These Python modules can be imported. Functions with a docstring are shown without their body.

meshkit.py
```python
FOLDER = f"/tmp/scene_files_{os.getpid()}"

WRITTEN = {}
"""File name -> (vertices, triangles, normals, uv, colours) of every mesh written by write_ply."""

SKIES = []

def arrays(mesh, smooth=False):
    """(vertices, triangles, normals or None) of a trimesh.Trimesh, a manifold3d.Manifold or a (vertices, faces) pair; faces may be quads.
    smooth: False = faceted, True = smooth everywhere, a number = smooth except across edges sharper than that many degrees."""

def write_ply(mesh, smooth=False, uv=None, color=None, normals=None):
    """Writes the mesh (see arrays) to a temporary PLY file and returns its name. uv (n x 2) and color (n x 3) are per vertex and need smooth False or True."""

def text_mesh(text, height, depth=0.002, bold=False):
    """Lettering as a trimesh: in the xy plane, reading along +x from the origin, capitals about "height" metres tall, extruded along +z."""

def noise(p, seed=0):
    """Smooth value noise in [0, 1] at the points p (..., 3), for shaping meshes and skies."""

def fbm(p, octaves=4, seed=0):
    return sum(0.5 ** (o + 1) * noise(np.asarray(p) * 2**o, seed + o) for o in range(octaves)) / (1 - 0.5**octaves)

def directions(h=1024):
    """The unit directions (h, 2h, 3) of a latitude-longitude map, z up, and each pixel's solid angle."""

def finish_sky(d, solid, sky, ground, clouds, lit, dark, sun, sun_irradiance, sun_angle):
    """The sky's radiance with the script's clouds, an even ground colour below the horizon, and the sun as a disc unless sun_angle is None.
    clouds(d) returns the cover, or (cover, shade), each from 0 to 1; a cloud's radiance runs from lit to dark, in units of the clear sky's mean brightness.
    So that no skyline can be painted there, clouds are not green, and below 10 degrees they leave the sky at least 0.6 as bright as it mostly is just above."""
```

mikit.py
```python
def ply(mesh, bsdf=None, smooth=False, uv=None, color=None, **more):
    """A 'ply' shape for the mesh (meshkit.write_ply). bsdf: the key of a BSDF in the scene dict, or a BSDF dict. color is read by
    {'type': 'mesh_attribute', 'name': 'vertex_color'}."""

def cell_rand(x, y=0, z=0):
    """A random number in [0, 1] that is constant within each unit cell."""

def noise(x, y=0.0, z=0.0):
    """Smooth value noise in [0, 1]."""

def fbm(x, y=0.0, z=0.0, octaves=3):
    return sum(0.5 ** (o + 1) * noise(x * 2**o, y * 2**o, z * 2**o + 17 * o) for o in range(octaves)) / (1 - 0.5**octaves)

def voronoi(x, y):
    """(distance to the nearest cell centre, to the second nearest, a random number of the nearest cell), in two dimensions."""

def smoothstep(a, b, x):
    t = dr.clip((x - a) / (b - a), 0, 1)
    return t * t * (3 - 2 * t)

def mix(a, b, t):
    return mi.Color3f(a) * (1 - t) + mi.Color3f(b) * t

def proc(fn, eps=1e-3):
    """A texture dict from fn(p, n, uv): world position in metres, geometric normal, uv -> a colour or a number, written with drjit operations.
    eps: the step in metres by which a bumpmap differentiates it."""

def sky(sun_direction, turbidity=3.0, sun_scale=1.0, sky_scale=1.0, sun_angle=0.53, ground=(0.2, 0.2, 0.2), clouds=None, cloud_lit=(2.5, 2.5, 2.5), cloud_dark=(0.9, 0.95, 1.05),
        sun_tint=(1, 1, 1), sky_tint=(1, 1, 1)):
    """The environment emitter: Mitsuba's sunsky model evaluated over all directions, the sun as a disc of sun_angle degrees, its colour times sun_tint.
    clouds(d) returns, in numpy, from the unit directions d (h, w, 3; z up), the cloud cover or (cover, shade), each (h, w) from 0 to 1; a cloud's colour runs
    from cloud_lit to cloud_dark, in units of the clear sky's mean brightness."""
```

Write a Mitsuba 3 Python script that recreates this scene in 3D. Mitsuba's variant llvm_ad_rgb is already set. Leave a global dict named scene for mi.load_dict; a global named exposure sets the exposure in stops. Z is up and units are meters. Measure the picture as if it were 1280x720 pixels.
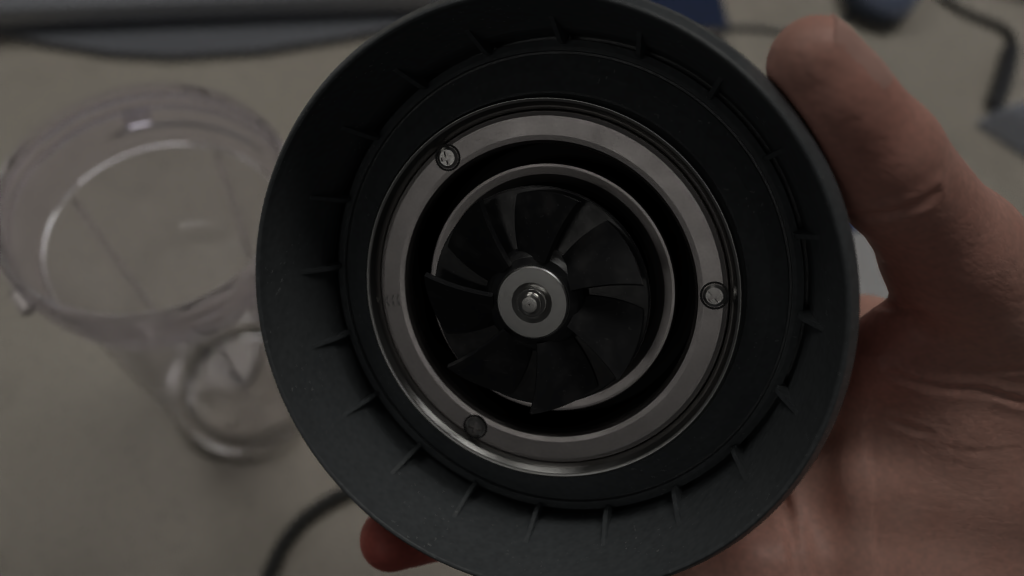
import math, numpy as np, trimesh, mitsuba as mi, drjit as dr
import manifold3d, shapely
from shapely.geometry import Polygon
import mikit, meshkit
from mikit import ply, proc, noise, fbm, smoothstep, mix

rng = np.random.default_rng(7)
T = mi.ScalarTransform4f
scene, labels = {}, {}

# ------------------------------------------------------------------ camera, lamps, exposure
F = 1005.0                                   # focal length in pixels of a 1280 wide picture
HEIGHT = 0.434                               # lens above the desk
g = np.array([-0.1045, 0.542, 1.0]); g /= np.linalg.norm(g)          # straight down, in lens axes (right, down, forward)
Zc = -g
Yc = np.array([0, 0, 1.0]) - g[2] * g; Yc /= np.linalg.norm(Yc)
Xc = np.cross(Yc, Zc)
# lens axes are (right, down, forward): right handed.  rows of R give world x, y, z
R = np.array([Xc, Yc, Zc])
ORIGIN = np.array([0, 0, HEIGHT])
fwd, up = R @ [0, 0, 1.0], R @ [0, -1.0, 0]
scene['camera'] = {'type': 'thinlens', 'fov': math.degrees(2 * math.atan(640 / F)), 'fov_axis': 'x',
                   'to_world': T().look_at(origin=ORIGIN.tolist(), target=(ORIGIN + fwd).tolist(), up=up.tolist()),
                   'aperture_radius': 0.0020, 'focus_distance': 0.164, 'near_clip': 0.01, 'far_clip': 50.0}
exposure = -2.95
PANEL_RADIANCE = 24.0
ROOM = 0.12
scene['room_light'] = {'type': 'constant', 'radiance': {'type': 'rgb', 'value': [ROOM, ROOM * 0.98, ROOM * 0.97]}}
CEILING = 2.35
PANELS = [(0.45, 1.15, 1.15), (-1.5, 1.15, 0.75), (-1.5, -2.4, 0.48)]


def world(p):
    """points in mm in the lens axes -> metres in the world"""
    return (np.asarray(p, float) / 1000.0) @ R.T + ORIGIN


def ray(px, py):
    return R @ np.array([(px - 640) / F, (py - 360) / F, 1.0])


def desk(px, py, z=0.0):
    d = ray(px, py)
    return ORIGIN + d * (z - HEIGHT) / d[2]


def pt(px, py, z):
    return np.array([(px - 640) / F * z, (py - 360) / F * z, z])


# the blender base's own axes (mm): centre of its mouth, its axis pointing away from the lens
C0 = np.array([1.568, 4.621, 154.42])
ax = np.array([0.314, -0.21, 1.0]); ax /= np.linalg.norm(ax)
ux = np.cross([0, 1.0, 0], ax); ux /= np.linalg.norm(ux)
uy = np.cross(ax, ux)


def O(phi, r, w):
    """degrees round the axis (0 right, 90 down), radius, depth behind the mouth"""
    t = np.radians(phi)
    return C0 + np.multiply.outer(w, ax) + np.multiply.outer(r * np.cos(t), ux) + np.multiply.outer(r * np.sin(t), uy)


# ------------------------------------------------------------------ helpers
def tag(key, label=None, cat=None, group=None, kind=None):
    d = labels.setdefault(key, {})
    for k, v in (('label', label), ('category', cat), ('group', group), ('kind', kind)):
        if v:
            d[k] = v


def numbered(name):
    if name not in scene:
        return name
    k = 1
    while f'{name}_{k:03d}' in scene:
        k += 1
    return f'{name}_{k:03d}'


def add(name, mesh, bsdf, smooth=30, **more):
    key = numbered(name)
    scene[key] = ply(mesh, bsdf, smooth, **more)
    return key


def base_mesh(v, f):
    """vertices (x, y across, z = depth) in mm in the base's axes -> world"""
    v = np.asarray(v, float)
    p = C0 + v[:, :1] * ux + v[:, 1:2] * uy + v[:, 2:3] * ax
    return trimesh.Trimesh(world(p), f, process=False)


def outward(m):
    if m.volume < 0:
        m.invert()
    return m


def rounded(pts, q):
    p = Polygon(pts).buffer(0)
    if q:
        p = p.buffer(-q, quad_segs=4).buffer(2 * q, quad_segs=4).buffer(-q, quad_segs=4)
    return np.array(p.exterior.coords)[:-1]


def lathe(pts, q=0.0, n=180):
    """closed (r, w) outline turned round the axis, as arrays"""
    p = rounded(pts, q) if q is not None else np.asarray(pts, float)
    m = len(p)
    t = np.arange(n) / n * 2 * np.pi
    v = np.stack([np.outer(np.cos(t), p[:, 0]), np.outer(np.sin(t), p[:, 0]), np.broadcast_to(p[:, 1], (n, m))], -1).reshape(-1, 3)
    i, j = np.meshgrid(np.arange(n), np.arange(m), indexing='ij')
    a, b = i * m + j, ((i + 1) % n) * m + j
    c, d = ((i + 1) % n) * m + (j + 1) % m, i * m + (j + 1) % m
    f = np.concatenate([np.stack([a, b, c], -1).reshape(-1, 3), np.stack([a, c, d], -1).reshape(-1, 3)])
    return v, f


def base_lathe(pts, q=0.0, n=180):
    return outward(base_mesh(*lathe(pts, q, n)))


def tube(path, r, n=14, caps=True):
    """round tube along points (metres)"""
    path = np.asarray(path, float)
    m = len(path)
    tang = np.gradient(path, axis=0); tang /= np.linalg.norm(tang, axis=1, keepdims=True)
    u = np.cross(tang[0], [0.3, 0.2, 0.9]); u /= np.linalg.norm(u)
    V = []
    rr = np.broadcast_to(r, (m,))
    for k in range(m):
        u = u - tang[k] * (u @ tang[k]); u /= np.linalg.norm(u)
        w = np.cross(tang[k], u)
        t = np.arange(n) / n * 2 * np.pi
        V.append(path[k] + rr[k] * (np.cos(t)[:, None] * u + np.sin(t)[:, None] * w))
    V = np.concatenate(V)
    Fc = []
    for k in range(m - 1):
        for j in range(n):
            a, b = k * n + j, k * n + (j + 1) % n
            Fc += [[a, b, b + n], [a, b + n, a + n]]
    V = np.vstack([V, path[0], path[-1]])
    for j in range(n):
        Fc += [[m * n, (j + 1) % n, j], [m * n + 1, (m - 1) * n + j, (m - 1) * n + (j + 1) % n]]
    return outward(trimesh.Trimesh(V, Fc, process=False))


def spline(pts, n=60):
    from scipy.interpolate import CubicSpline
    pts = np.asarray(pts, float)
    s = np.r_[0, np.cumsum(np.linalg.norm(np.diff(pts, axis=0), axis=1))]
    return CubicSpline(s, pts)(np.linspace(0, s[-1], n))


def rbox(size, r=0.002, seg=10):
    """box with rounded edges, centred, as a trimesh"""
    s = np.array(size) / 2 - r
    sp = manifold3d.Manifold.sphere(r, seg * 2)
    parts = [sp.translate((x * s[0], y * s[1], z * s[2])) for x in (-1, 1) for y in (-1, 1) for z in (-1, 1)]
    h = manifold3d.Manifold.batch_hull(parts).to_mesh()
    return trimesh.Trimesh(h.vert_properties[:, :3], h.tri_verts, process=False)


def placed(m, loc, rotz=0.0):
    m = m.copy()
    m.apply_transform(trimesh.transformations.rotation_matrix(math.radians(rotz), [0, 0, 1]))
    m.apply_translation(loc)
    return m


# ------------------------------------------------------------------ materials
def rgb(*c):
    return {'type': 'rgb', 'value': list(c)}


def principled(color, rough, metallic=0.0, **more):
    return {'type': 'principled', 'base_color': color, 'roughness': rough, 'metallic': metallic, **more}


def two(b):
    return {'type': 'twosided', 'bsdf': b}


def bump(b, fn, scale, eps=2e-4):
    return {'type': 'bumpmap', 'arbitrary': proc(fn, eps), 'scale': scale, 'bsdf': b}


def desk_color(p, n, uv):
    m = fbm(p.x * 9, p.y * 9, 1.0, 4)
    s = fbm(p.x * 700, p.y * 700, 4.0, 2)
    w = smoothstep(0.55, 0.8, fbm(p.x * 26 + 5, p.y * 26, 8.0, 3))
    c = mix([0.66, 0.60, 0.51], [0.72, 0.665, 0.575], m)
    f = smoothstep(0.80, 0.9, noise(p.x * 420, p.y * 420, 9.0)) * 0.16
    return c * (0.93 + 0.14 * s) * (1 - 0.09 * w - f)


scene['floor_mat'] = two(principled(rgb(0.07, 0.07, 0.075), 0.9))
scene['desk_mat'] = two(principled(proc(desk_color), 0.42, specular=0.4))


def plastic_color(p, n, uv):
    s = fbm(p.x * 900, p.y * 900, p.z * 900, 2)
    d = smoothstep(0.5, 0.8, fbm(p.x * 60, p.y * 60, p.z * 60, 3))
    k = smoothstep(0.82, 0.93, noise(p.x * 1500, p.y * 1500, p.z * 1500)) * smoothstep(0.4, 0.7, fbm(p.x * 90 + 7, p.y * 90, p.z * 90, 2))
    return mi.Color3f(0.13, 0.13, 0.125) * k + mi.Color3f(0.118, 0.130, 0.138) * (0.82 + 0.36 * s) + mi.Color3f(0.012, 0.012, 0.011) * d


def plastic_rough(p, n, uv):
    return 0.29 + 0.14 * fbm(p.x * 120, p.y * 120, p.z * 120, 3)


def plastic_grain(p, n, uv):
    return fbm(p.x * 1400, p.y * 1400, p.z * 1400, 2)


scene['housing_mat'] = two(bump(principled(proc(plastic_color), proc(plastic_rough), specular=0.5), plastic_grain, 0.00008))
def fan_color(p, n, uv):
    d = smoothstep(0.45, 0.8, fbm(p.x * 240, p.y * 240, p.z * 240, 4))
    k = smoothstep(0.86, 0.95, noise(p.x * 2100, p.y * 2100, p.z * 2100))
    return mi.Color3f(0.016, 0.017, 0.019) + mi.Color3f(0.024, 0.023, 0.022) * d + mi.Color3f(0.03, 0.03, 0.028) * k


def fan_rough(p, n, uv):
    return 0.24 + 0.22 * fbm(p.x * 300, p.y * 300, p.z * 300, 3)


scene['fan_mat'] = two(principled(proc(fan_color), proc(fan_rough), specular=0.6))
scene['groove_mat'] = two(principled(rgb(0.014, 0.013, 0.013), 0.6, specular=0.3))


def steel_color(p, n, uv):
    s = fbm(p.x * 260, p.y * 260, p.z * 260, 3)
    f = fbm(p.x * 2600, p.y * 2600, p.z * 2600, 2)
    return mi.Color3f(0.60, 0.565, 0.555) * (0.86 + 0.16 * s + 0.14 * f)


def steel_rough(p, n, uv):
    return 0.33 + 0.12 * fbm(p.x * 180, p.y * 180, p.z * 180, 3)


scene['steel_mat'] = two(principled(proc(steel_color), proc(steel_rough), 1.0))
scene['bezel_mat'] = two(principled(rgb(0.40, 0.40, 0.39), 0.27, 1.0))
scene['screw_mat'] = two(principled(rgb(0.60, 0.59, 0.57), 0.22, 1.0))
scene['washer_mat'] = two(principled(rgb(0.42, 0.42, 0.41), 0.36, 1.0))
scene['slot_mat'] = two(principled(rgb(0.05, 0.05, 0.05), 0.5, 0.6))
scene['clear_mat'] = {'type': 'dielectric', 'int_ior': 1.4, 'ext_ior': 1.0, 'specular_transmittance': rgb(0.968, 0.952, 0.993)}
scene['foot_mat'] = {'type': 'dielectric', 'int_ior': 1.4, 'ext_ior': 1.0}
scene['thin_mat'] = {'type': 'thindielectric', 'int_ior': 1.45, 'ext_ior': 1.0, 'specular_transmittance': rgb(0.975, 0.97, 0.985)}
scene['cord_mat'] = two(principled(rgb(0.045, 0.047, 0.045), 0.45))
scene['black_mat'] = two(principled(rgb(0.018, 0.019, 0.02), 0.4))
scene['navy_mat'] = two(principled(rgb(0.022, 0.045, 0.13), 0.5))
scene['slate_mat'] = two(principled(rgb(0.30, 0.37, 0.56), 0.4))
scene['slate_dark_mat'] = two(principled(rgb(0.035, 0.05, 0.075), 0.45))
scene['grey_mat'] = two(principled(rgb(0.36, 0.38, 0.42), 0.4))
scene['grey_dark_mat'] = two(principled(rgb(0.06, 0.062, 0.068), 0.5))
scene['shadow_pad_mat'] = two(principled(rgb(0.26, 0.275, 0.31), 0.85))
scene['paper_mat'] = two(principled(rgb(0.82, 0.82, 0.83), 0.7, specular=0.2))
scene['page_mat'] = two(principled(rgb(0.78, 0.76, 0.70), 0.8, specular=0.1))
scene['blue_mat'] = two(principled(rgb(0.10, 0.17, 0.48), 0.5))
scene['white_metal'] = two(principled(rgb(0.8, 0.8, 0.8), 0.5))


def cloth_color(p, n, uv):
    return mi.Color3f(0.58, 0.63, 0.74) * (0.86 + 0.28 * fbm(p.x * 1500, p.y * 1500, p.z * 900, 2))


scene['cloth_mat'] = two(principled(proc(cloth_color), 0.8, sheen=0.4, specular=0.2))

# ------------------------------------------------------------------ the setting: the desk top
b = rbox((3.2, 1.6, 0.03), 0.003, 5)
b.apply_translation((0.2, 0.75, -0.015))
scene['desk_top'] = ply(b, 'desk_mat', False)
tag('desk_top', kind='structure', label='cream laminate desk top')
fl_ = trimesh.creation.box(extents=(8, 8, 0.05)); fl_.apply_translation((0, 0, -0.765))
scene['floor'] = ply(fl_, 'floor_mat', False)
tag('floor', kind='structure', label='dark grey carpet floor under the desk')

for k, (x, y, power) in enumerate(PANELS):
    key = 'ceiling_light' if k == 0 else f'ceiling_light_{k:03d}'
    fr = trimesh.util.concatenate([placed(trimesh.creation.box(extents=(1.26, 0.03, 0.06)), (x, y + s * 0.315, CEILING + 0.02)) for s in (-1, 1)]
                                  + [placed(trimesh.creation.box(extents=(0.03, 0.6, 0.06)), (x + s * 0.615, y, CEILING + 0.02)) for s in (-1, 1)])
    scene[key + '__frame'] = ply(fr, 'white_metal', False)
    v = np.array([[-0.6, -0.3, 0], [-0.6, 0.3, 0], [0.6, 0.3, 0], [0.6, -0.3, 0.0]]) + [x, y, CEILING]
    d = trimesh.Trimesh(v, [[0, 1, 2], [0, 2, 3]], process=False)
    scene[key + '__diffuser'] = ply(d, 'white_metal', False, emitter={'type': 'area', 'radiance': rgb(*(PANEL_RADIANCE * power * np.array([1, 0.97, 0.92])))})
    tag(key, ('white ceiling light panel above the right half of the desk', 'white ceiling light panel above the left half of the desk', 'white ceiling light panel behind the desk edge nearest the lens')[k], 'ceiling light', 'ceiling light panels')

# ------------------------------------------------------------------ the blender base
BB = 'blender_base'
tag(BB, 'dark grey plastic blender base tipped so its open mouth shows the metal ring and fan', 'blender base')
# housing: bulging outer shell, rolled lip, sloping inner wall, gap, floor
hp = [(58.4, 0.0), (58.9, 0.3), (60.4, 2.9), (60.8, 5.5), (60.4, 10.0), (59.6, 20), (57.5, 60), (55.5, 96), (52, 101), (0.1, 101), (0.1, 95), (40, 95), (40, 27),
      (51.9, 27), (52.6, 29), (53.6, 29), (54.2, 19.5), (57.7, 2.2), (57.9, 0.4)]
scene[BB + '__housing'] = ply(base_lathe(hp, 0.32, 220), 'housing_mat', 35)
# floor ring of the mouth, with the fine groove
fl = [(52.4, 24.2), (51.0, 23.6), (50.2, 23.4), (50.05, 24.3), (49.55, 24.3), (49.4, 23.3), (46, 21.4), (41.9, 19.6), (40.4, 19.4), (40.4, 26.9), (51.8, 26.9), (52.4, 26)]
scene[BB + '__floor_ring'] = ply(base_lathe(fl, 0.06, 220), 'housing_mat', 30)
# bezel
bz = [(38.3, 17.9), (39.0, 16.6), (39.8, 15.6), (40.5, 15.4), (41.0, 16.0), (41.3, 18.0), (41.5, 19.6), (39.5, 19.8), (38.4, 19.4)]
scene[BB + '__bezel'] = ply(base_lathe(bz, 0.25, 220), 'bezel_mat', 50)
# steel ring
rp = [(38.2, 18.3), (37.9, 17.5), (37.0, 17.2), (33.2, 17.2), (32.1, 17.4), (31.55, 18.2), (31.4, 20.2), (31.9, 20.2), (32.4, 18.6), (37.6, 18.6), (38.1, 19.0)]
MR = BB + '__mounting_ring'
scene[MR] = ply(base_lathe(rp, 0.12, 220), 'steel_mat', 40)


def base_at(v, f, phi, r, w):
    """small mesh with z towards the lens, set on the base at an angle"""
    v = np.asarray(v, float)
    t = math.radians(phi)
    e, n = np.array([math.cos(t), math.sin(t)]), np.array([-math.sin(t), math.cos(t)])
    q = np.column_stack([v[:, 0, None] * e + v[:, 1, None] * n + r * e, w - v[:, 2]])
    return outward(base_mesh(q, f))


def screw_mesh():
    man = manifold3d.Manifold.cylinder(0.75, 2.3, 2.3, 32) + manifold3d.Manifold.cylinder(0.35, 2.3, 1.7, 32).translate((0, 0, 0.75))
    bar = manifold3d.Manifold.cube((2.9, 0.8, 1.2), True).translate((0, 0, 1.15))
    man = (man - bar - bar.rotate((0, 0, 90))).translate((0, 0, -0.6))
    q = man.to_mesh()
    return q.vert_properties[:, :3], q.tri_verts


sv, sf = screw_mesh()
for i, (phi, spin) in enumerate(((-123.3, 20), (0.4, 50), (119.7, 75))):
    t = math.radians(spin)
    rot = np.array([[math.cos(t), -math.sin(t), 0], [math.sin(t), math.cos(t), 0], [0, 0, 1]])
    key = MR + '__screw' + (f'_{i:03d}' if i else '')
    scene[key] = ply(base_at(np.asarray(sv) @ rot.T, sf, phi, 35.3, 17.15), 'screw_mat', 30)
    rr = lathe([(2.45, 0.0), (2.85, 0.0), (2.85, 0.16), (2.45, 0.16)], 0, 32)
    key = MR + '__screw_seat' + (f'_{i:03d}' if i else '')
    scene[key] = ply(base_at(*rr, phi, 35.3, 17.12), 'slot_mat', 30)
# embossed index marks at nine o'clock
mk = []
for k in range(3):
    for q in (0, 1):
        bx = trimesh.creation.box(extents=(0.35, 1.1, 0.24))
        bx.apply_transform(trimesh.transformations.rotation_matrix(0.5 if q else -0.35, [0, 0, 1]))
        bx.apply_translation((-1.3 + 1.3 * k, -0.8 + 1.5 * q, 0.06))
        mk.append(bx)
mk = trimesh.util.concatenate(mk)
scene[MR + '__embossed_mark'] = ply(base_at(mk.vertices, mk.faces, 177.5, 35.2, 17.2), 'screw_mat', False)
labels[MR + '__embossed_mark'] = {'label': 'tiny embossed marks on the steel ring'}
# groove behind the ring and the steel cup
scene[BB + '__groove'] = ply(base_lathe([(31.9, 20.3), (32.3, 33), (26.4, 33), (26.4, 32), (31.3, 32), (31.5, 20.3)], 0, 160), 'groove_mat', 30)
cp = [(27.5, 21.4), (27.2, 20.9), (26.6, 20.9), (25.0, 21.2), (23.2, 22.2), (21.8, 24.5), (21.2, 28), (22.0, 28), (23.4, 24.6), (25.1, 22.6), (26.6, 22.0), (27.3, 22.1)]
scene[BB + '__motor_cup'] = ply(base_lathe(cp, 0.15, 200), 'steel_mat', 45)
scene[BB + '__motor_well'] = ply(base_lathe([(21.9, 27.8), (21.9, 38), (0.1, 38), (0.1, 39), (23, 39), (23, 28.0)], 0.1, 120), 'groove_mat', 30)
# fan
FAN = BB + '__fan'
scene[FAN] = ply(base_lathe([(0.1, 9.0), (7.7, 9.0), (9.2, 9.5), (10.2, 10.6), (11.0, 12.2), (23.0, 12.6), (23.2, 13.7), (11.0, 16), (10, 36), (0.1, 36)], 0.3, 96), 'fan_mat', 40)


def blade(phi):
    ns, nt = 10, 8
    top, P = [], np.zeros((ns, nt, 3))
    for i, s in enumerate(np.linspace(0, 1, ns)):
        for j, t in enumerate(np.linspace(0, 1, nt)):
            r = 8.6 + 14.4 * s
            a = math.radians(phi + 3 * s - 40 * t * (1 - 0.1 * s) + 3 * s * s)
            w = 8.8 - 2.0 * s + (3.2 + 2.6 * s) * t ** 1.15 + 0.8 * math.sin(math.pi * t) * s
            rr = r * (1 - 0.05 * t * s)
            P[i, j] = (rr * math.cos(a), rr * math.sin(a), w)
    du, dv = np.gradient(P, axis=0), np.gradient(P, axis=1)
    n = np.cross(du, dv); n /= np.linalg.norm(n, axis=-1, keepdims=True)
    th = 0.7
    A, B = P + n * th, P - n * th
    v = np.concatenate([A.reshape(-1, 3), B.reshape(-1, 3)])
    f, m = [], ns * nt
    for i in range(ns - 1):
        for j in range(nt - 1):
            a, b, c, d = i * nt + j, (i + 1) * nt + j, (i + 1) * nt + j + 1, i * nt + j + 1
            f += [[a, b, c], [a, c, d], [m + a, m + c, m + b], [m + a, m + d, m + c]]
    edge = [i * nt for i in range(ns)] + [(ns - 1) * nt + j for j in range(1, nt)] + [i * nt + nt - 1 for i in range(ns - 2, -1, -1)] + [j for j in range(nt - 2, 0, -1)]
    for a, b in zip(edge, edge[1:] + edge[:1]):
        f += [[a, m + a, b], [b, m + a, m + b]]
    return outward(base_mesh(v, f))


for k in range(7):
    scene[FAN + '__blade' + (f'_{k:03d}' if k else '')] = ply(blade(190 - 360 / 7 * k), 'fan_mat', 35)
scene[BB + '__washer'] = ply(base_lathe([(3.4, 8.5), (4.2, 8.1), (7.2, 8.1), (7.5, 8.4), (7.5, 9.4), (2.0, 9.4), (2.0, 9.0)], 0.1, 72), 'washer_mat', 40)
scene[BB + '__shaft'] = ply(base_lathe([(0.1, 6.3), (1.6, 6.3), (2.2, 6.7), (2.3, 7.6), (2.9, 7.8), (3.0, 9.6), (0.1, 9.6)], 0.12, 48), 'screw_mat', 40)
# ribs round the mouth
for k in range(20):
    phi = 5.9 + 18 * k
    prof = [(57.0, 11.2), (55.4, 12.8), (52.0, 19.8), (51.5, 21.4), (51.5, 26.5), (55.2, 26.5)]
    P = Polygon(prof)
    m = trimesh.creation.extrude_polygon(P, 0.95, engine='earcut')
    v = np.array(m.vertices)                            # x = r, y = w, z = across
    t = math.radians(phi)
    a = v[:, 2] - 0.475
    q = np.column_stack([v[:, 0] * math.cos(t) - a * math.sin(t), v[:, 0] * math.sin(t) + a * math.cos(t), v[:, 1]])
    scene[BB + '__rib' + (f'_{k:03d}' if k else '')] = ply(outward(base_mesh(q, m.faces)), 'housing_mat', False)

# ------------------------------------------------------------------ the hand
def cap(p, a, b, ra, rb):
    a, b = np.asarray(a, float), np.asarray(b, float)
    ab = b - a
    t = np.clip((p - a) @ ab / (ab @ ab), 0, 1)
    return np.linalg.norm(p - a - t[:, None] * ab, axis=1) - (ra + t * (rb - ra))


def smin(a, b, k):
    h = np.clip(0.5 + 0.5 * (b - a) / k, 0, 1)
    return b * (1 - h) + a * h - k * h * (1 - h)


WR = pt(1470, 690, 197)                                   # wrist
EL = WR + np.array([230, 130, 60.0])                      # forearm
TC, TM, TI, TT = pt(1350, 495, 187), pt(1192, 318, 165), pt(1100, 194, 147), pt(1018, 74, 138)
MCP = [O(22, 76, 88), O(36, 76, 70), O(48, 77, 52), O(58, 78, 30)]
FING = [  # index, middle, ring, little: joints as (phi, r, w)
    [(22, 76, 88), (58, 71, 94), (86, 66, 93), (106, 63.5, 90)],
    [(36, 76, 70), (74, 71.5, 77), (104, 67, 73), (122, 64, 68)],
    [(48, 77, 52), (80, 71.5, 57), (106, 67.5, 46), (124, 71.5, 15)],
    [(58, 78, 30), (74, 73, 26), (86, 70, 24), (96, 68, 22)],
]
FR = [(10.8, 9.6, 8.6, 7.6), (11, 9.8, 8.8, 7.7), (10.6, 9.3, 8.4, 7.5), (9.6, 8.2, 7.4, 6.6)]


def hand_sdf(p, crease=True):
    palm = cap(p, WR, MCP[0], 18, 11)
    for m, r in zip(MCP[1:], (11.5, 11.5, 11)):
        palm = smin(palm, cap(p, WR, m, 18, r), 11)
    palm = smin(palm, cap(p, WR, EL, 25, 33), 14)
    palm = smin(palm, cap(p, WR + np.array([8, 18, 0]), O(60, 86, 40), 15, 13), 12)     # heel of the hand
    th = cap(p, TC, TM, 17.5, 13.2)
    th = smin(th, cap(p, WR, TC, 20, 20), 12)
    web = cap(p, pt(1290, 520, 186), pt(1120, 440, 178), 15, 10)
    web = smin(web, cap(p, pt(1140, 450, 182), MCP[0], 9, 10), 10)
    web = smin(web, cap(p, pt(1270, 600, 183), pt(1060, 600, 186), 13, 10), 12)
    web = smin(web, cap(p, pt(1180, 520, 184), pt(1062, 490, 190), 12, 10), 10)
    palm = smin(palm, web, 12)
    d = smin(palm, th, 9)
    dist = cap(p, TM, TI, 12.2, 10.0)
    dist = smin(dist, cap(p, TI, TT, 9.9, 7.0), 3)
    dist = smin(dist, cap(p, TI * 0.45 + TT * 0.55 + np.array([-1.5, 1.5, 0.5]), TT + np.array([-0.3, 1.6, 0.2]), 8.4, 6.6), 4)
    dist = smin(dist, cap(p, TI * 0.75 + TM * 0.25 + np.array([-2.0, 1.0, -1.5]), TI * 0.35 + TT * 0.65 + np.array([-1.5, 1.5, -1.0]), 9.0, 7.8), 4)
    d = smin(d, dist, 5)
    for js, rs in zip(FING, FR):
        q = [O(*j) for j in js]
        fd = cap(p, q[0], q[1], rs[0], rs[1])
        fd = smin(fd, cap(p, q[1], q[2], rs[1], rs[2]), 2.5)
        fd = smin(fd, cap(p, q[2], q[3], rs[2], rs[3]), 2.5)
        d = smin(d, fd, 3.0)
    # flesh yields to the housing it presses on
    v = p - C0
    w = v @ ax
    rad = np.linalg.norm(v - w[:, None] * ax, axis=1)
    wall = np.interp(w, [-3, 0, 4, 20, 60, 96], [50, 60.3, 61.0, 59.9, 57.8, 55.8])
    body = np.where((w > -3) & (w < 101), rad - wall, 99.0)
    d = np.maximum(d, -(body - 0.15))
    if crease and CREASES:
        for path, depth, width in CREASES:
            lo, hi = path.min(0) - 6, path.max(0) + 6
            i = np.nonzero(((p > lo) & (p < hi)).all(1))[0]
            if len(i):
                q = p[i]
                e = np.full(len(q), 99.0)
                for a_, b_ in zip(path[:-1], path[1:]):
                    e = np.minimum(e, cap(q, a_, b_, 0, 0))
                s = np.minimum(np.linalg.norm(q - path[0], axis=1), np.linalg.norm(q - path[-1], axis=1))
                d[i] += depth * np.exp(-(e / width) ** 2) * np.clip(0.3 + s / 5, 0, 1) - 0.25 * depth * np.exp(-((e - 2.4 * width) / (1.4 * width)) ** 2)
    return d


def trace(px, py, lo=110.0, hi=260.0):
    """where a line through the picture meets the hand (mm)"""
    d = np.array([(px - 640) / F, (py - 360) / F, 1.0]); n = np.linalg.norm(d)
    z = lo
    for _ in range(120):
        s = hand_sdf((d * z)[None], False)[0]
        if s < 0.03 or z > hi:
            break
        z += 0.7 * s / n
    return d * z


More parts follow.
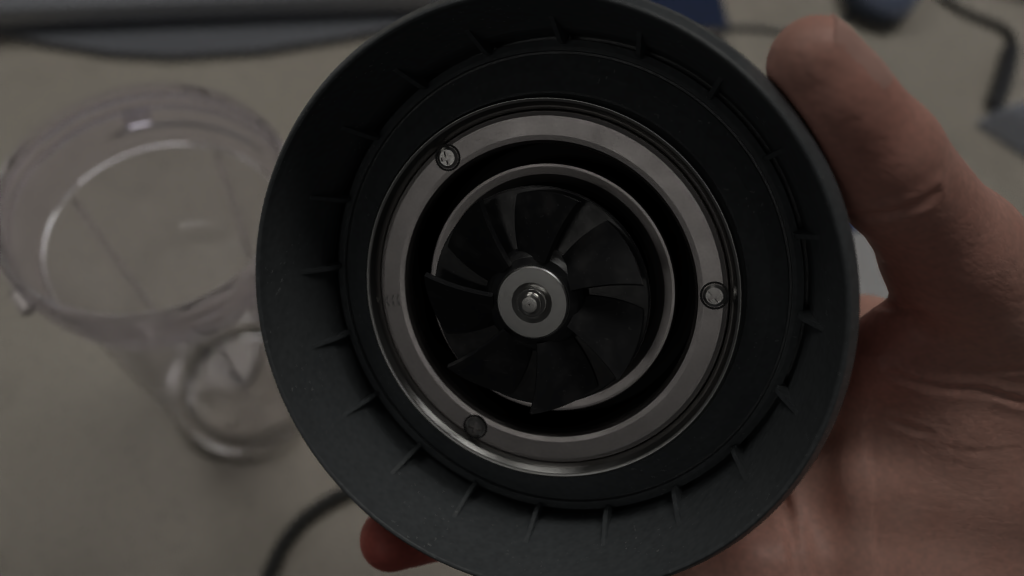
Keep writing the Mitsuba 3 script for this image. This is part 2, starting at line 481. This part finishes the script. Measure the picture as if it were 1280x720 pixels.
CREASES = []
CR = [([(1068, 268), (1076, 270), (1097, 269), (1125, 264), (1148, 256), (1168, 242)], 1.5, 0.8),
      ([(1100, 382), (1125, 386), (1150, 388)], 0.8, 0.8),
      ([(1118, 466), (1142, 477), (1175, 486), (1225, 488), (1278, 502), (1330, 510)], 1.1, 0.65),
      ([(1170, 458), (1215, 466), (1278, 462), (1330, 456)], 0.45, 0.55),
      ([(1112, 525), (1140, 536), (1160, 542)], 0.5, 0.6),
      ([(1180, 560), (1225, 566), (1275, 562)], 0.3, 0.5),
      ([(1040, 470), (1024, 540), (1024, 620), (1034, 700), (1040, 760)], 2.6, 4.5),
      ([(1085, 320), (1110, 322), (1140, 316)], 0.45, 0.7),
      ([(1000, 175), (1030, 178), (1055, 170)], 0.0, 0.7),
      ([(975, 610), (986, 650), (994, 690), (1000, 730)], 1.6, 1.2)]
for path, depth, width in CR:
    if depth:
        q = np.array([trace(*q) for q in path])
        q = q[q[:, 2] < 255]
        CREASES.append((q, depth, width))


def surface_nets(f, lo, hi, h, block=6):
    lo, hi = np.asarray(lo, float), np.asarray(hi, float)
    nb = np.ceil((hi - lo) / (h * block)).astype(int)
    n = nb * block
    bc = np.stack(np.meshgrid(*[lo[k] + (np.arange(nb[k]) + 0.5) * h * block for k in range(3)], indexing='ij'), -1).reshape(-1, 3)
    cv = f(bc).reshape(nb)
    V = np.repeat(np.repeat(np.repeat(cv, block, 0), block, 1), block, 2).astype(np.float32)
    act = np.argwhere(np.abs(cv) < h * block * 1.25 + 2.0)
    off = np.stack(np.meshgrid(*[np.arange(block)] * 3, indexing='ij'), -1).reshape(-1, 3)
    for s in range(0, len(act), 600):
        idx = (act[s:s + 600, None] * block + off[None]).reshape(-1, 3)
        V[idx[:, 0], idx[:, 1], idx[:, 2]] = f(lo + (idx + 0.5) * h)
    inside = V < 0
    c = np.zeros(tuple(n - 1), np.uint8)
    for a in np.ndindex(2, 2, 2):
        c += inside[a[0]:n[0] - 1 + a[0], a[1]:n[1] - 1 + a[1], a[2]:n[2] - 1 + a[2]]
    cells = np.argwhere((c > 0) & (c < 8))
    ids = np.full(tuple(n - 1), -1, int)
    ids[tuple(cells.T)] = np.arange(len(cells))
    acc, cnt = np.zeros((len(cells), 3)), np.zeros(len(cells))
    for axis in range(3):
        for o in np.ndindex(2, 2):
            a = np.insert(np.array(o), axis, 0); b_ = a.copy(); b_[axis] = 1
            i, j = cells + a, cells + b_
            va, vb = V[tuple(i.T)], V[tuple(j.T)]
            x = (va < 0) != (vb < 0)
            t = np.where(x, va / np.where(x, va - vb, 1), 0)
            q = a + t[:, None] * (b_ - a)
            acc[x] += q[x]; cnt[x] += 1
    verts = lo + (cells + acc / cnt[:, None] + 0.5) * h
    faces = []
    for axis in range(3):
        sl = [slice(1, -1)] * 3
        A = inside[tuple(slice(1, n[k] - 1) if k != axis else slice(0, n[k] - 1) for k in range(3))]
        B = inside[tuple(slice(1, n[k] - 1) if k != axis else slice(1, n[k]) for k in range(3))]
        e = np.argwhere(A != B)
        sgn = A[tuple(e.T)]
        e = e + np.array([1 if k != axis else 0 for k in range(3)])
        u, w = [k for k in range(3) if k != axis]
        q = []
        for du, dw in ((0, 0), (1, 0), (1, 1), (0, 1)):
            i = e.copy(); i[:, u] -= 1 - du; i[:, w] -= 1 - dw
            q.append(ids[tuple(i.T)])
        q = np.stack(q, 1)
        flip = sgn if axis != 1 else ~sgn
        q[~flip] = q[~flip][:, ::-1]
        faces += [q[:, [0, 1, 2]], q[:, [0, 2, 3]]]
    return verts, np.concatenate(faces)


def hand_mesh():
    lo, hi = np.array([-55, -75, 112.0]), np.array([262, 160, 282.0])
    f = lambda q: np.maximum(hand_sdf(q), (q - WR) @ np.array([0.85, 0.48, 0.2]) - 115)
    v, fc = surface_nets(f, lo, hi, 1.0)
    for _ in range(2):
        g0 = f(v)
        e = 0.15
        gr = np.stack([(f(v + e * np.eye(3)[k]) - g0) / e for k in range(3)], 1)
        v = v - np.clip(g0, -0.6, 0.6)[:, None] * gr / np.maximum((gr ** 2).sum(1, keepdims=True), 0.3)
    m = trimesh.Trimesh(v, fc, process=False)
    trimesh.smoothing.filter_taubin(m, lamb=0.4, nu=0.41, iterations=4)
    m.vertices = world(m.vertices)
    return outward(m)


hm = hand_mesh()
FLUSH_SHADE = [(world(trace(1050, 190)), 0.020, 0.55), (world(trace(1085, 430)), 0.016, 1.0), (world(trace(1120, 330)), 0.018, 0.6), (world(O(123, 71, 15)), 0.028, 2.0), (world(trace(940, 690)), 0.012, 0.3)]  # skin flush; the fingertip spot also paints its shade and light leaking through


def skin_color(p, n, uv):
    m = fbm(p.x * 140, p.y * 140, p.z * 140, 3)
    s = fbm(p.x * 900, p.y * 900, p.z * 900, 2)
    c = mix([0.84, 0.445, 0.355], [0.90, 0.54, 0.445], m) * (0.88 + 0.24 * s)
    for q, r, k in FLUSH_SHADE:
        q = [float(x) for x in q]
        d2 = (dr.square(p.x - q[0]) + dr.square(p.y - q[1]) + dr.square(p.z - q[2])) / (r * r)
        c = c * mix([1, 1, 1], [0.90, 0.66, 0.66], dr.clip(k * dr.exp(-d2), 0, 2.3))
    return c


def skin_bump(p, n, uv):
    a = fbm(p.x * 1700, p.y * 1700, p.z * 1700, 2)
    w = noise(p.x * 420 + 3 * noise(p.z * 300), p.y * 420, p.z * 900)
    return 0.6 * a + 0.4 * w


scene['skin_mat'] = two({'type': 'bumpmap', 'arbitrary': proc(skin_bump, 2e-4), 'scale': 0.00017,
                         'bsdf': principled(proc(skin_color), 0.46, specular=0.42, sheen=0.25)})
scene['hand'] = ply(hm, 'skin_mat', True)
tag('hand', 'bare hand gripping the dark blender base from the right, thumb along the rim', 'hand')

# thumb nail: a curved plate lying on the thumb's far side
tdir = (TT - TI) / np.linalg.norm(TT - TI)
side = np.array([0.80, -0.25, -0.42]); side -= tdir * (side @ tdir); side /= np.linalg.norm(side)
oth = np.cross(tdir, side)
nu, nv = 14, 12
N = np.zeros((nv, nu, 3))
for i, s in enumerate(np.linspace(-9.5, 5.4, nv)):
    for j, a in enumerate(np.linspace(-52, 52, nu)):
        e = (abs(a) / 52) ** 3
        ss = s - 1.6 * e * np.sign(s + 1.5) * (1 if s > 2 or s < -6 else 0.4)
        c = TT + tdir * (ss - 1.0)
        dd = side * math.cos(math.radians(a)) + oth * math.sin(math.radians(a))
        t = 13.0
        for _ in range(30):
            t -= 0.8 * hand_sdf((c + dd * t)[None], False)[0]
        lift = 0.16 * (1 - e) + (0.45 if i == nv - 1 else 0.0) * (1 - e) - 0.12 * e
        N[i, j] = c + dd * (t + lift - (0.35 if i == 0 else 0.0))
nf = []
for i in range(nv - 1):
    for j in range(nu - 1):
        a_, b_, c_, d_ = i * nu + j, i * nu + j + 1, (i + 1) * nu + j + 1, (i + 1) * nu + j
        nf += [[a_, b_, c_], [a_, c_, d_]]


def nail_mat():
    return two(principled(rgb(0.88, 0.54, 0.46), 0.30, specular=0.3))


scene['nail_mat'] = nail_mat()
ntop = N.reshape(-1, 3)
cen = TT + tdir * ((ntop - TT) @ tdir)[:, None]
inn = cen - ntop; inn /= np.linalg.norm(inn, axis=1, keepdims=True)
nbot = ntop + inn * 0.7
nm = trimesh.Trimesh(np.vstack([ntop, nbot]), nf + [[a_ + nu * nv, c_ + nu * nv, b_ + nu * nv] for a_, b_, c_ in nf], process=False)
edge = [j for j in range(nu)] + [i * nu + nu - 1 for i in range(1, nv)] + [(nv - 1) * nu + j for j in range(nu - 2, -1, -1)] + [i * nu for i in range(nv - 2, 0, -1)]
ef = []
for a_, b_ in zip(edge, edge[1:] + edge[:1]):
    ef += [[a_, a_ + nu * nv, b_], [b_, a_ + nu * nv, b_ + nu * nv]]
nm = trimesh.Trimesh(world(nm.vertices), np.vstack([nm.faces, ef]), process=False)
scene['hand__thumb_nail'] = ply(outward(nm), 'nail_mat', 50)

# ------------------------------------------------------------------ the clear jar
J = 'clear_jar'
tag(J, 'empty clear plastic blender jar standing open on the desk', 'jar')
jt = world(pt(180, 237, 284))                           # centre of its open end
JH = float(jt[2])
jc = np.array([jt[0], jt[1], 0.0])


def up_lathe(pts, q=0.0, n=160, at=(0, 0, 0)):
    v, f = lathe(pts, q, n)
    m = outward(trimesh.Trimesh(v, f, process=False))
    m.apply_translation(at)
    return m


NK = 0.026
ZS = JH - NK - 0.006
neck = [(0.0503, JH - 0.0005), (0.0512, JH - 0.002), (0.0512, JH - NK + 0.003), (0.0500, JH - NK + 0.0005), (0.0478, JH - NK - 0.002), (0.0468, ZS),
        (0.0450, ZS), (0.0456, JH - NK - 0.001), (0.0482, JH - NK + 0.003), (0.0486, JH - 0.002), (0.0493, JH - 0.0005)]
scene[J + '__neck'] = ply(up_lathe(neck, 0.0004, 160, jc), 'clear_mat', 40)
body = [(0.0466, ZS - 0.0003), (0.0408, 0.0092), (0.0392, 0.0092), (0.0448, ZS - 0.0003)]
scene[J + '__body'] = ply(up_lathe(body, 0.0, 160, jc), 'thin_mat', 40)
foot = [(0.0408, 0.0088), (0.0404, 0.004), (0.0385, 0.001), (0.0362, 0.0), (0.0320, 0.0), (0.029, 0.0025), (0.0001, 0.0036), (0.0001, 0.0056), (0.0282, 0.0046), (0.0325, 0.0056), (0.0360, 0.0088)]
scene[J + '__bottom'] = ply(up_lathe(foot, 0.0004, 160, jc), 'foot_mat', 40)
# threads, lugs, inner ribs stand 0.2 mm off the wall, as solids of the same plastic
for k, zz in enumerate((0.006, 0.0125)):
    m = up_lathe([(0.0515, JH - zz), (0.0524, JH - zz - 0.0010), (0.0524, JH - zz - 0.0018), (0.0515, JH - zz - 0.0028)], 0.0002, 140, jc)
    scene[J + '__thread' + (f'_{k:03d}' if k else '')] = ply(m, 'clear_mat', 40)


def jar_azimuth(px, py, z):
    q = desk(px, py, z)
    return math.atan2(q[1] - jc[1], q[0] - jc[0])


zb = JH - NK
for k, q in enumerate(((30, 376), (172, 150), (330, 385))):
    a = jar_azimuth(*q, zb + 0.004)
    m = rbox((0.0045, 0.011, 0.0045), 0.0014, 6)
    m.apply_translation((0.0540, 0, 0))
    m = placed(m, (jc[0], jc[1], zb + 0.004), math.degrees(a))
    scene[J + '__lug' + (f'_{k:03d}' if k else '')] = ply(m, 'clear_mat', 40)
for k, q in enumerate(((65, 228), (281, 150), (250, 385))):
    a = jar_azimuth(*q, zb)
    e = np.array([math.cos(a), math.sin(a), 0])
    z0, z1 = zb - 0.009, 0.022
    r0, r1 = 0.0438, 0.0386
    p0, p1 = jc + e * r0 + [0, 0, z0], jc + e * r1 + [0, 0, z1]
    m = tube(np.linspace(p0, p1, 12), 0.0010, 10)
    scene[J + '__inner_rib' + (f'_{k:03d}' if k else '')] = ply(m, 'clear_mat', 60)

# ------------------------------------------------------------------ things on the desk
# power cord
cp_ = [desk(318, 790, 0.004), desk(338, 715, 0.004), desk(368, 662, 0.004), desk(430, 617, 0.004), desk(520, 590, 0.004), desk(640, 560, 0.004), desk(760, 470, 0.004)]
scene['power_cable'] = ply(tube(spline(cp_, 80), 0.0038, 16), 'cord_mat', 50)
tag('power_cable', 'dark grey power cable curving over the desk below the jar', 'cable')

# laptop at the far edge, front edge in view
lf = (desk(-60, 24, 0.02) + desk(470, 4, 0.02)) / 2 * [1, 1, 0]
e = desk(470, 4, 0.02) - desk(-60, 24, 0.02)
la = math.degrees(math.atan2(e[1], e[0]))
t = math.radians(la)
back = np.array([-math.sin(t), math.cos(t), 0])
LAP = 'laptop'
tag(LAP, 'light grey laptop at the far edge of the desk behind the jar', 'laptop')
lc = lf + back * 0.125
scene[LAP + '__body'] = ply(placed(rbox((0.36, 0.25, 0.016), 0.004), lc + [0, 0, 0.0185], la), 'grey_mat', 40)
for k, (sx, sy) in enumerate(((-1, -1), (1, -1), (-1, 1), (1, 1))):
    q = np.array([sx * 0.15 * math.cos(t) - sy * 0.10 * math.sin(t), sx * 0.15 * math.sin(t) + sy * 0.10 * math.cos(t), 0.008])
    scene[LAP + '__foot' + (f'_{k:03d}' if k else '')] = ply(placed(rbox((0.02, 0.014, 0.0065), 0.002), lc + q - [0, 0, 0.001], la), 'grey_dark_mat', 40)

# grey sheet standing in for the soft shadow in front of the laptop
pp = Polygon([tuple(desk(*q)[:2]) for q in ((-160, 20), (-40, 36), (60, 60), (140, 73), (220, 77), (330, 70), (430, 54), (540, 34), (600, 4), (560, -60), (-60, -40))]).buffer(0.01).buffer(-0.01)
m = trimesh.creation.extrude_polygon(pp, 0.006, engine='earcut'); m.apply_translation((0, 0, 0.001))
scene['shadow_pad'] = ply(m, 'shadow_pad_mat', 40)
tag('shadow_pad', 'grey pad with a curved front edge added as the soft shadow of the laptop', 'pad')

# navy notebook
NB = 'navy_notebook'
tag(NB, 'navy blue notebook lying beyond the upper rim of the base', 'notebook')
q = desk(904, 54, 0.0)
a = 14
t = math.radians(a)
c = q + np.array([-0.075 * math.cos(t) - 0.105 * math.sin(t), -0.075 * math.sin(t) + 0.105 * math.cos(t), 0])
scene[NB + '__cover'] = ply(placed(rbox((0.15, 0.21, 0.003), 0.0012), c + [0, 0, 0.0145], a), 'navy_mat', 40)
scene[NB + '__cover_001'] = ply(placed(rbox((0.15, 0.21, 0.003), 0.0012), c + [0, 0, 0.0016], a), 'navy_mat', 40)
scene[NB + '__pages'] = ply(placed(rbox((0.144, 0.204, 0.0098), 0.001), c + [0, 0, 0.0081], a), 'page_mat', 40)

# grey lead between the notebook and the mouse
cb = [desk(860, 60, 0.002), desk(905, 36, 0.002), desk(960, 38, 0.002), desk(1010, 44, 0.002), desk(1060, 20, 0.002), desk(1075, -60, 0.002)]
scene['mouse_lead'] = ply(tube(spline(cb, 50), 0.0018, 10), 'slate_dark_mat', 50)
tag('mouse_lead', 'thin dark blue cable between notebook and blue computer mouse', 'cable')


def blob(size, seg=32):
    """mouse-like shell: a superellipsoid, flat below"""
    u, v = np.meshgrid(np.linspace(-np.pi, np.pi, 2 * seg, endpoint=False), np.linspace(-np.pi / 2, np.pi / 2, seg), indexing='ij')
    s = lambda x, e: np.sign(x) * np.abs(x) ** e
    x, y, z = s(np.cos(v), 0.75) * s(np.cos(u), 0.8), s(np.cos(v), 0.75) * s(np.sin(u), 0.8), s(np.sin(v), 0.9)
    z = np.where(z < 0, z * 0.25, z)
    P = np.stack([x * size[0] / 2, y * size[1] / 2, z * size[2]], -1).reshape(-1, 3)
    return trimesh.convex.convex_hull(P)


MO = 'computer_mouse'
tag(MO, 'blue grey computer mouse with dark sides beyond the thumb tip', 'mouse')
mc = desk(1094, -14, 0.0)
sh = blob((0.062, 0.106, 0.017)); sh.apply_transform(trimesh.transformations.rotation_matrix(math.radians(-14), [0, 0, 1])); sh.apply_translation(mc + [0, 0, 0.010])
scene[MO + '__side_shell'] = ply(sh, 'slate_dark_mat', 50)
sh = blob((0.057, 0.1055, 0.030)); sh.apply_transform(trimesh.transformations.rotation_matrix(math.radians(-14), [0, 0, 1])); sh.apply_translation(mc + [0.004, 0.002, 0.0125])
scene[MO + '__top_shell'] = ply(sh, 'slate_mat', 50)

# black adapter and its cable
cb = [desk(1150, -40, 0.003), desk(1185, 2, 0.003), desk(1222, 22, 0.003), desk(1258, 38, 0.004), desk(1266, 52, 0.005), desk(1262, 66, 0.006)]
BC = 'black_cable'
scene[BC + '__lead'] = ply(tube(spline(cb, 50), 0.0030, 12), 'black_mat', 50)
pq = spline([desk(1264, 58, 0.006), desk(1257, 90, 0.007), desk(1243, 132, 0.007)], 20)
scene[BC + '__plug'] = ply(tube(pq, np.r_[0.0035, np.full(18, 0.0065), 0.005], 16), 'grey_dark_mat', 40)
tag('black_cable', 'black cable ending in a dark grey plug beside the pale blue cloth', 'cable')
AD = 'power_adapter'
tag(AD, 'black power adapter at the far right corner of the desk', 'power adapter')
q = desk(1265, -10, 0.0)
scene[AD + '__case'] = ply(placed(rbox((0.11, 0.05, 0.03), 0.006), q + [0, 0.020, 0.016], -6), 'black_mat', 40)
scene[AD + '__seam'] = ply(placed(rbox((0.1106, 0.0506, 0.0012), 0.0005), q + [0, 0.020, 0.017], -6), 'grey_dark_mat', 40)

# paper behind the hand
pa = desk(1120, 330, 0.0)
m = rbox((0.13, 0.17, 0.0012), 0.0004, 4)
scene['paper_pad'] = ply(placed(m, pa + [0.03, -0.03, 0.0012], 18), 'paper_mat', 40)
tag('paper_pad', 'white paper seen in the gap between base and hand', 'paper')
bq = desk(1052, 272, 0.0)
scene['blue_pad'] = ply(placed(rbox((0.05, 0.045, 0.008), 0.001, 4), bq + [0.0, 0.012, 0.0045], 20), 'blue_mat', 40)
tag('blue_pad', 'blue note pad seen in the gap under the thumb', 'note pad')

# pale blue cloth, crumpled, at the right
n = 90
gx, gy = np.meshgrid(np.linspace(0, 1, n), np.linspace(0, 1, n), indexing='ij')
P = np.stack([gx * 0.26, gy * 0.30, np.zeros_like(gx)], -1)
ns = meshkit.fbm(np.stack([gx * 3.2 + gy, gy * 3.5, 0 * gx], -1), 4, 3)
rg = np.abs(meshkit.fbm(np.stack([gx * 4 + 9, gy * 3, 0 * gx + 3], -1), 3, 8) - 0.5) * 2
ed = np.minimum(np.minimum(gx, 1 - gx), np.minimum(gy, 1 - gy))
hgt = np.clip(ed / 0.12, 0, 1) ** 0.5 * (0.045 + 0.05 * ns - 0.03 * rg) + 0.004
P[..., 2] = hgt
P[..., 0] += 0.02 * np.sin(gy * 9)
v = np.concatenate([P.reshape(-1, 3), (P - [0, 0, 0.003]).reshape(-1, 3)])
f = []
for i in range(n - 1):
    for j in range(n - 1):
        a, b_, c, d = i * n + j, (i + 1) * n + j, (i + 1) * n + j + 1, i * n + j + 1
        f += [[a, b_, c], [a, c, d], [n * n + a, n * n + c, n * n + b_], [n * n + a, n * n + d, n * n + c]]
edge = [j for j in range(n)] + [i * n + n - 1 for i in range(1, n)] + [(n - 1) * n + j for j in range(n - 2, -1, -1)] + [i * n for i in range(n - 2, 0, -1)]
for a, b_ in zip(edge, edge[1:] + edge[:1]):
    f += [[a, n * n + a, b_], [b_, n * n + a, n * n + b_]]
m = outward(trimesh.Trimesh(v, f, process=False))
cl = desk(1218, 156, 0.0)
e = desk(1290, 72, 0.0) - cl
scene['cloth'] = ply(placed(m, cl, math.degrees(math.atan2(e[1], e[0])) - 90), 'cloth_mat', True)
tag('cloth', 'crumpled pale blue cloth on the desk behind the hand', 'cloth')
